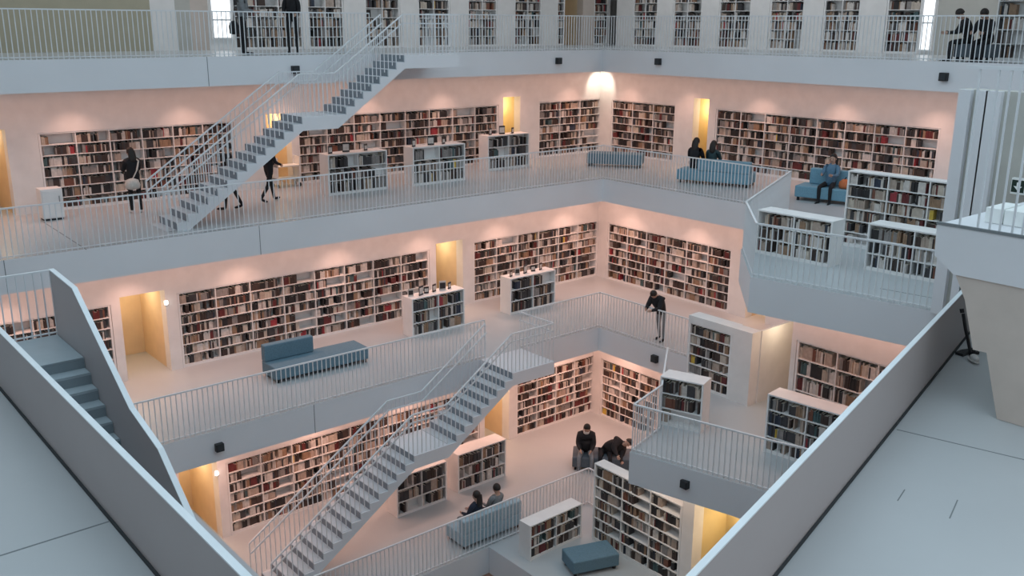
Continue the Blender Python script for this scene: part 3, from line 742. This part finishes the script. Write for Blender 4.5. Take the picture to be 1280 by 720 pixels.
    dg = bpy.context.evaluated_depsgraph_get(); dg.update()
    m2 = bpy.data.meshes.new_from_object(o.evaluated_get(dg)); o.modifiers.clear(); o.data = m2; bpy.data.meshes.remove(me)
    m2.materials.clear(); order = {'S': 0, 'T': 1, 'L': 2, 'F': 3}
    for m in (SK, top, legs, shoes): m2.materials.append(m)
    segs = [(V[a]*scale, V[b]*scale, Tag[b], Rad[b]) for a, b in E]
    for pl in m2.polygons:
        c = pl.center; best = None
        for a, b, t, r in segs:
            ab = b-a; L2 = ab.length_squared; u = 0 if L2 == 0 else max(0, min(1, (c-a).dot(ab)/L2)); dd = (c-(a+ab*u)).length-r*scale
            if best is None or dd < best[0]: best = (dd, t)
        pl.material_index = order[best[1]]; pl.use_smooth = True
    o.name = 'person'; m2.name = 'person'
    zoff = -min(feet)*scale if 'pelvis' not in pose else pose['pelvis']
    o.location = Vector(loc)+Vector((0, 0, zoff)); o.rotation_euler = (0, 0, heading); tag(o, label, 'person')
    def child(name, mb, smooth=True):
        mq = bpy.data.meshes.new(name); mq.from_pydata([tuple(Vector(v)*scale) for v in mb.v], [], mb.f)
        for m in mb.mats: mq.materials.append(m)
        mq.polygons.foreach_set('material_index', mb.m); mq.polygons.foreach_set('use_smooth', [smooth]*len(mq.polygons))
        c = bpy.data.objects.new(name, mq); C.objects.link(c); c.parent = o; return c
    # hair: a cap around the skull open at the face, plus a fall down the back
    mb = MB(); hc = n0+hd*.155+hf*.0; n = 14
    k = mb.mi(hair); rows = 7; b0 = len(mb.v)
    for j in range(rows+1):
        t = math.pi*(.02+.62*j/rows)
        for i in range(n):
            a = 2*math.pi*i/n; front = max(0, math.cos(a)); tt = min(t, math.pi*(.64-.27*front))
            mb.v.append(tuple(hc+hd*(.118*math.cos(tt))+hf*(.108*math.sin(tt)*math.cos(a)-.008)+hlft*(.098*math.sin(tt)*math.sin(a))))
    for j in range(rows):
        for i in range(n): i2 = (i+1) % n; mb.f.append((b0+j*n+i, b0+j*n+i2, b0+(j+1)*n+i2, b0+(j+1)*n+i)); mb.m.append(k)
    if long_hair:
        b0 = len(mb.v); prof = ((.0, .09, .055), (-.08, .10, .055), (-.17, .105, .05), (-.26, .085, .035), (-.31, .04, .015))
        for h, w, dpt in prof:
            for i in range(10):
                a = 2*math.pi*i/10; mb.v.append(tuple(hc+hd*h-hf*(.075+dpt*.3-dpt*math.cos(a)*.6)+hlft*w*math.sin(a)))
        for j in range(len(prof)-1):
            for i in range(10): i2 = (i+1) % 10; mb.f.append((b0+j*10+i, b0+j*10+i2, b0+(j+1)*10+i2, b0+(j+1)*10+i)); mb.m.append(k)
        mb.f.append(tuple(b0+(len(prof)-1)*10+i for i in range(10))); mb.m.append(k)
    child('hair', mb)
    mb = MB()
    for s in (1, -1): mb.ball(V[h2]+hf*.082+hlft*.032*s-hd*.012, .011, M['black'], 8)
    child('eyes', mb)
    mb = MB()
    for s in (1, -1): mb.ball(V[h2]+hlft*.09*s-hd*.02, .026, SK, 8, (.6, .4, 1))
    child('ears', mb)
    if mask:
        mb = MB(); b0 = len(mb.v); k = mb.mi(CW)
        for j in range(6):
            for i in range(9):
                a = -1.25+2.5*i/8; h = -.06+.1*j/5; mb.v.append(tuple(V[h1]+hd*(h+.0)+hf*(.082*math.cos(a)+.012)+hlft*.085*math.sin(a)))
        for j in range(5):
            for i in range(8): mb.f.append((b0+j*9+i, b0+j*9+i+1, b0+(j+1)*9+i+1, b0+(j+1)*9+i)); mb.m.append(k)
        c = child('face_mask', mb); c.modifiers.new('thick', 'SOLIDIFY').thickness = .006
    else:
        mb = MB(); mb.ball(V[h1]+hf*.07-hd*.012, .02, cloth_lip, 8, (.3, 1, .35)); child('mouth', mb)
    return o, n0, sp, fw, lf, V
cloth_lip = mat('lips', (.32, .12, .11), .5)
TOC = math.atan2(-.77, -.64)                        # heading towards the camera
away = TOC+math.pi
STAND = dict(thigh=2, knee=4)
def feet(x, y, L): return pz(x, y, Z[L])
# upper gallery: woman facing the shelves, back to the camera
w = feet(171, 266, 3)
person(w, math.pi/2, dict(arm=25, elbow=70, head=15, lthigh=3, rthigh=-3, knee=4), CB, CB, CW, HAIR, 'woman in black standing at the upper bookcase, pale shoulder bag on her hip', scale=.95, coat=.05)
r = thing('shoulder_bag', w+Vector((-.22, -.1, .85)), 'pale shoulder bag hanging behind the woman in black', 'bag')
c = w+Vector((-.12, -.26, .78)); mb = MB(); mb.lathe(tuple(c+Vector((0, 0, -.13))), [(.06, 0), (.17, .03), (.19, .12), (.15, .24), (.05, .28)], CP, 14); mb.build('pouch', r, smooth=True)
mb = MB(); a_ = c+Vector((.02, 0, .14)); 
for p_, q_ in zip([a_, a_+Vector((.12, -.0, .2)), a_+Vector((.2, .05, .42)), a_+Vector((.2, .2, .46))], [a_+Vector((.12, -.0, .2)), a_+Vector((.2, .05, .42)), a_+Vector((.2, .2, .46)), a_+Vector((.15, .3, .3))]): mb.bar(p_, q_, .035, .02, CP)
mb.build('strap', r)
person(feet(338, 252, 3), 0.2, dict(lthigh=20, lknee=10, rthigh=-16, rknee=22, arm=15, elbow=50, head=10), CB, CB, CB, HAIR, 'person in dark clothes walking behind the upper staircase near the trolley', long_hair=False, scale=1.0, coat=.02)
person(feet(290, 262, 3), 2.6, dict(lthigh=14, lknee=8, rthigh=-10, rknee=15, arm=10, elbow=30), CB, CB, CB, HAIR, 'person almost hidden behind the upper staircase, only dark legs showing', long_hair=False, scale=1.0)
# top gallery: two standing
t1 = Vector((pY(305, 60, 24.3).x, 24.3, L4z)); t2 = Vector((pY(367, 60, 24.6).x, 24.6, L4z))
person(t1, -.7, dict(arm=15, elbow=75, lean=6, head=12, thigh=2, knee=4), CG, CB, CB, HAIR, 'person in a grey jumper and black trousers standing beside the bright window', scale=1.0, coat=.03)
r = thing('black_bag', t1+Vector((-.36, -.1, .55)), 'black bag hanging at the side of the person in the grey jumper', 'bag')
MB().lathe(tuple(t1+Vector((-.3, -.14, .52))), [(.06, 0), (.12, .02), (.13, .2), (.1, .3), (.03, .34)], CB, 12).build('pouch', r, smooth=True)
MB().bar(t1+Vector((-.3, -.14, .85)), t1+Vector((-.2, -.05, 1.36)), .02, .015, CB).build('strap', r)
person(t2, -2.2, dict(arm=10, elbow=60, head=10, thigh=1, knee=3), CB, CB, CB, HAIR, 'person in a black coat standing at the top railing, second from the bright window', scale=1.0, coat=.04)
# readers on the blue sofa, seen from behind
a_, d_, n_ = SB1; Ls = (pz(936, 236, L3z)-a_).length
hd_ = math.atan2(n_.y, n_.x)
SIT = dict(thigh=85, knee=88, pelvis=.53, arm=30, elbow=60, lean=-6)
person(a_+d_*.42+n_*.42, hd_, dict(SIT, head=12, lean=4), CB, CB, CB, HAIR, 'dark-haired reader at the left end of the bright blue sofa', coat=.04, scale=1.05)
person(a_+d_*.98+n_*.45, hd_, dict(SIT, head=15, lean=0), CD, CB, CB, HAIR, 'dark-haired reader second from the left end of the bright blue sofa', coat=.03, scale=.98)
a_, d_, n_ = SB2; fc = math.atan2(-n_.y, -n_.x)
person(a_+d_*.85+n_*.40, fc, dict(SIT, head=10, lean=-8, splay=8), CBL, CB, CB, HAIR, 'reader with long hair sitting on the blue sofa before the long bookcase', coat=.02)
r = thing('orange_bag', a_+d_*1.25+n_*.35+Vector((0, 0, .42)), 'orange-red bag lying on the blue sofa beside the long-haired reader', 'bag')
c = a_+d_*1.28+n_*.3+Vector((0, 0, .425)); MB().lathe(tuple(c), [(.13, 0), (.16, .06), (.14, .18), (.06, .25)], CO, 12).build('pouch', r, smooth=True)
MB().bar(c+Vector((-.06, 0, .22)), c+Vector((.06, 0, .3)), .02, .02, CB).build('handle', r)
# leaning on the middle railing
lp = Vector((19.15+i_+.42, 16.95, L2z))
person(lp, math.pi+.1, dict(lean=32, head=25, arm=62, elbow=55, lthigh=-2, rthigh=-8, knee=2, inward=25), CB, CG, CB, HAIR, 'person in a black coat leaning over the middle gallery railing', coat=.07, long_hair=False, scale=.97)
# bench with two people on the lower floor
a_, d_, n_ = SB3; fc = math.atan2(-n_.y, -n_.x)
person(a_+d_*.38+n_*.42, fc, dict(SIT, head=22, headside=6, lean=8, splay=10, arm=25, elbow=60), CB, CJ, CB, HAIR, 'person in black with a white face mask sitting on the charcoal bench', coat=.085, mask=True, long_hair=False, scale=1.08)
person(a_+d_*.95+n_*.45, fc, dict(SIT, side=62, lean=25, head=0, headside=8, splay=5, arm=70, elbow=40), CB, CB, CB, HAIR, 'person in black slumped sideways along the charcoal bench, head at its right end', coat=.1, long_hair=False, scale=1.08)
# pale sofa, two half seen people
person((13.1, 17.1, L1z), math.pi/2+.2, dict(SIT, head=15, lean=-10, arm=12, elbow=55), CN, CG, CB, HAIR, 'person in dark blue on the pale blue sofa, left of two', coat=.02)
person((13.75, 17.1, L1z), math.pi/2, dict(SIT, head=20, lean=-12, arm=12, elbow=55), CG, CN, CB, HAIR, 'person in grey on the pale blue sofa, right of two', coat=.02, long_hair=False)
# right platform: two seated on the top level behind bars
for k, (x, sd, lab) in enumerate(((1211, 12, 'person in black leaning forward behind the top right railing, nearer the window'), (1232, 4, 'person in black seated behind the top right railing, nearer the white shelves'))):
    q = pX(x, 60, 24.25); pp = Vector((24.25, q.y, L4z))
    sofa(pp+Vector((-.25, .26, 0)), (0, -1), .5, 'dark stool under the person behind the top right railing, '+('nearer the window', 'nearer the white shelves')[k], m=M['dgrey'], dep=.5, h=.42, cat='stool', name='stool')
    person(pp, (2.2, math.pi)[k], dict(SIT, lean=22, head=20, arm=50, elbow=60), CB, CB, CB, HAIR, lab, coat=.03, long_hair=False)
# shoe under the strap
c = pz(1216, 452, L3z); r = thing('shoe', c, 'black and white trainer standing at the foot of the black strap', 'shoe')
hx = Vector((-.55, -.6, 0)).normalized(); sd = Vector((-hx.y, hx.x, 0))
def ell(mb, c, rx, ry, rz, m):
    b = len(mb.v); mb.ball((0, 0, 0), 1, m, 12)
    mb.v[b:] = [tuple(c+hx*v[0]*rx+sd*v[1]*ry+Vector((0, 0, v[2]*rz))) for v in mb.v[b:]]
mb = MB(); ell(mb, c+Vector((0, 0, .03)), .16, .058, .03, CW); mb.build('sole', r, smooth=True)
mb = MB(); ell(mb, c+hx*.03+Vector((0, 0, .075)), .12, .05, .045, CW); mb.build('upper', r, smooth=True)
mb = MB(); ell(mb, c-hx*.07+Vector((0, 0, .12)), .06, .05, .07, CB); mb.build('collar', r, smooth=True)

# ------------------------------------------------------------------ books: the largest in view one by one, the rest as one mass
for_mass = []
def corners(bk, g=0):
    o, d, a, off, z, w, dep, h, ci, key, row, bay, n, bays = bk
    nx, ny = -d[1], d[0]
    P = lambda u, v, zz: (o[0]+d[0]*u+nx*v, o[1]+d[1]*u+ny*v, o[2]+z+zz)
    return P
def sizepx(bk):
    P = corners(bk); x, y, dep = proj(P(bk[2]+bk[5]/2, 0, bk[7]/2))
    if not (4 < x < 1276 and 4 < y < 716): return 0, None
    if x > 865 and y > 712-1.055*(x-870): return 0, None
    if x < 310 and y > 395+1.06*x: return 0, None
    d = bk[1]; v = Vector(P(bk[2], 0, 0)); n = Vector((d[1], -d[0])); cs = -(v.xy.dot(n))/v.xy.length
    if cs < .1: return 0, None
    return (bk[5]*bk[7])*cs/dep**2, Vector(P(bk[2]+bk[5]/2, -.005, bk[7]*.6))
bpy.context.view_layer.update(); dg = bpy.context.evaluated_depsgraph_get(); SC = bpy.context.scene; eye = Vector((0, 0, EYE))
scored = []
for i, bk in enumerate(BOOKS):
    s, c = sizepx(bk)
    if s > 0: scored.append((s, i, c))
scored.sort(reverse=True, key=lambda t: t[0]); chosen = []
for s, i, c in scored:
    if len(chosen) == 300: break
    dv_ = c-eye; L = dv_.length; dv_.normalize(); st0 = eye.copy(); ok = True
    hit, loc, nn, fi, ob, mx = SC.ray_cast(dg, st0, dv_, distance=L-.06)
    if hit and not ob.name.startswith('baluster'): ok = False
    if ok: chosen.append(i)
chs = set(chosen)
SZ = lambda w, h: 'face-out' if w > .09 else ('thick' if w > .033 else ('slim' if w < .024 else ''))
for i in chosen:
    o, d, a, off, z, w, dep, h, ci, key, row, bay, n, bays = BOOKS[i]; P = corners(BOOKS[i]); mb = MB()
    bx = lambda u0, u1, v0, v1, z0, z1, m: mb.obox(o, d, a+u0, a+u1, v0, v1, z+z0, z+z1, m)
    c = min(.003, w*.15)
    bx(0, w, off, off+.004, .001, h, BM[ci]); bx(0, c, off+.004, off+dep, .001, h, BM[ci]); bx(w-c, w, off+.004, off+dep, .001, h, BM[ci])
    bx(c, w-c, off+.0045, off+dep-.004, .004, h-.004, M['page'])
    ob = mb.build('book'); 
    nth = ORD[n] if n < 12 else '%dth' % (n+1)
    if n == 20: nth = '21st'
    elif n == 21: nth = '22nd'
    elif n == 22: nth = '23rd'
    bayw = '' if bays == 1 else ', '+ORD[bay]+' bay'
    lab = ('%s %s book, %s on shelf %d%s, %s' % (SZ(w, h), BOOKC[ci][0], nth, row, bayw, KEYNAME[key])).strip().replace('  ', ' ')
    tag(ob, lab, 'book', 'books in the '+KEYNAME[key])
mb = MB()
for i, bk in enumerate(BOOKS):
    if i in chs: continue
    o, d, a, off, z, w, dep, h, ci, key, row, bay, n, bays = bk
    mb.obox(o, d, a, a+w, off, off+dep, z+.001, z+h, BM[ci]); kp = mb.mi(M['page']); mb.m[-5] = kp
ms = mb.build('books'); ms['kind'] = 'stuff'; tag(ms, 'rows of books filling the bookcases of all galleries', 'books')

# ------------------------------------------------------------------ light: overcast daylight through the open roof, warm lamp strips under the galleries
W = bpy.data.worlds.new('World'); bpy.context.scene.world = W; W.use_nodes = True
bg = W.node_tree.nodes['Background']; bg.inputs[0].default_value = (.70, .88, 1.0, 1); bg.inputs[1].default_value = 1.0
def area(name, loc, sx, sy, power, col, rot=(0, 0, 0)):
    l = bpy.data.lights.new(name, 'AREA'); l.shape = 'RECTANGLE'; l.size = sx; l.size_y = sy; l.energy = power; l.color = col
    o = bpy.data.objects.new(name, l); C.objects.link(o); o.location = loc; o.rotation_euler = rot; return o
WARM = (1, .56, .43)
for L, (pw) in ((3, 85), (2, 105), (1, 112)):
    zl = Z[L]+3.9-T-.03; x0 = 1; x1 = WR[L]-.6
    area('ceiling_strip_or_fill', ((x0+x1)/2, WL[L]-.95, zl), x1-x0, .35, pw, WARM)
    y0, y1 = 4, WL[L]-.6
    area('ceiling_strip_or_fill', (WR[L]-.95, (y0+y1)/2, zl), .35, y1-y0, pw*.9, WARM)
def spot(loc, power):
    l = bpy.data.lights.new('ceiling_spot', 'SPOT'); l.energy = power; l.color = WARM; l.spot_size = math.radians(105); l.spot_blend = .9; l.shadow_soft_size = .06
    o = bpy.data.objects.new('ceiling_spot', l); C.objects.link(o); o.location = loc
for L in (3, 2, 1):
    zl = Z[L]+3.9-T-.04; x = WL[L]-1.6
    while x > 3: spot((x, WL[L]-.75, zl), 72 if L == 3 else 84); x -= 2.9
    y = WL[L]-1.6
    while y > 7: spot((WR[L]-.75, y, zl), 72 if L == 3 else 84); y -= 2.9
area('ceiling_strip_or_fill', (9, -1.2, 14.8), 16, .4, 150, (1, .93, .90)); area('ceiling_strip_or_fill', (-1.2, 7, 14.8), .4, 12, 28, (.9, .95, 1))  # unseen fill strips, added to brighten the near gallery floors
area('ceiling_strip_or_fill', (12, WL[4]-1.5, 19.45), 24, .4, 150, (.95, .97, 1)); area('ceiling_strip_or_fill', (WR[4]-1.5, 17, 19.45), .4, 20, 150, (.95, .97, 1))
area('ceiling_strip_or_fill', (PQ-.6, 10, 10.95), .3, 5, 26, WARM); area('ceiling_strip_or_fill', (PW-.55, 11, 7.0), .3, 6, 30, (1, .78, .6))
area('ceiling_strip_or_fill', (11, 18.5, 3.1), 10, .3, 60, WARM); area('ceiling_strip_or_fill', (17.5, 12, 3.1), .3, 8, 40, WARM)  # added strips, out of view, that lift the dark ground floor
def point(name, loc, power, col, r=.1):
    l = bpy.data.lights.new(name, 'POINT'); l.energy = power; l.color = col; l.shadow_soft_size = r
    o = bpy.data.objects.new(name, l); C.objects.link(o); o.location = loc
for x, P, L in ((f3(3), P3, 3), (f3(349), P3, 3), (f3(640), P3, 3), (f2(178), P2, 2), (f2(562), P2, 2), (f1(247), P1, 1), (f1(621), P1, 1)):
    point('doorway_fill', (x, P+1.0, Z[L]+1.9), 13, (1, .8, .55), .15)  # unseen point lights added to light up the door recesses
for y, P, L in ((g3r(875), P3r, 3), (g2r(949), P2r, 2), (gq(960), PQ, 2), (gw(900), PW, 1)): point('doorway_fill', (P+.85, y, Z[L]+1.9), 13, (1, .8, .55), .15)  # same added recess lights on the right-hand walls
sl = bpy.data.lights.new('corner_lamp', 'SPOT'); sl.energy = 45; sl.color = (1, .86, .7); sl.spot_size = math.radians(100); sl.spot_blend = .7; sl.shadow_soft_size = .05
so = bpy.data.objects.new('corner_lamp', sl); C.objects.link(so); so.location = (25.55, 25.5, L4z-T-.1); so.rotation_euler = Vector((.5, .5, -.8)).to_track_quat('-Z', 'Y').to_euler()
# ------------------------------------------------------------------ camera
cam = bpy.data.cameras.new('Camera'); co = bpy.data.objects.new('Camera', cam); C.objects.link(co)
cam.sensor_width = 36; cam.lens = F/1280*36; cam.clip_start = .05; cam.clip_end = 300
c0, c1, c2 = Vector(ray(640, 360)), Vector(ray(641, 360)), Vector(ray(640, 361))
rx = (c1-c0).normalized(); uy = -(c2-c0).normalized(); bz = -c0.normalized()
m4 = Matrix(((rx.x, uy.x, bz.x, 0), (rx.y, uy.y, bz.y, 0), (rx.z, uy.z, bz.z, EYE), (0, 0, 0, 1))); co.matrix_world = m4
S_ = bpy.context.scene; S_.camera = co
S_.view_settings.view_transform = 'Standard'; S_.view_settings.look = 'None'; S_.view_settings.gamma = 1; S_.view_settings.exposure = .2; S_.view_settings.use_curve_mapping = False
S_.cycles.use_denoising = True; S_.cycles.max_bounces = 7; S_.cycles.diffuse_bounces = 5
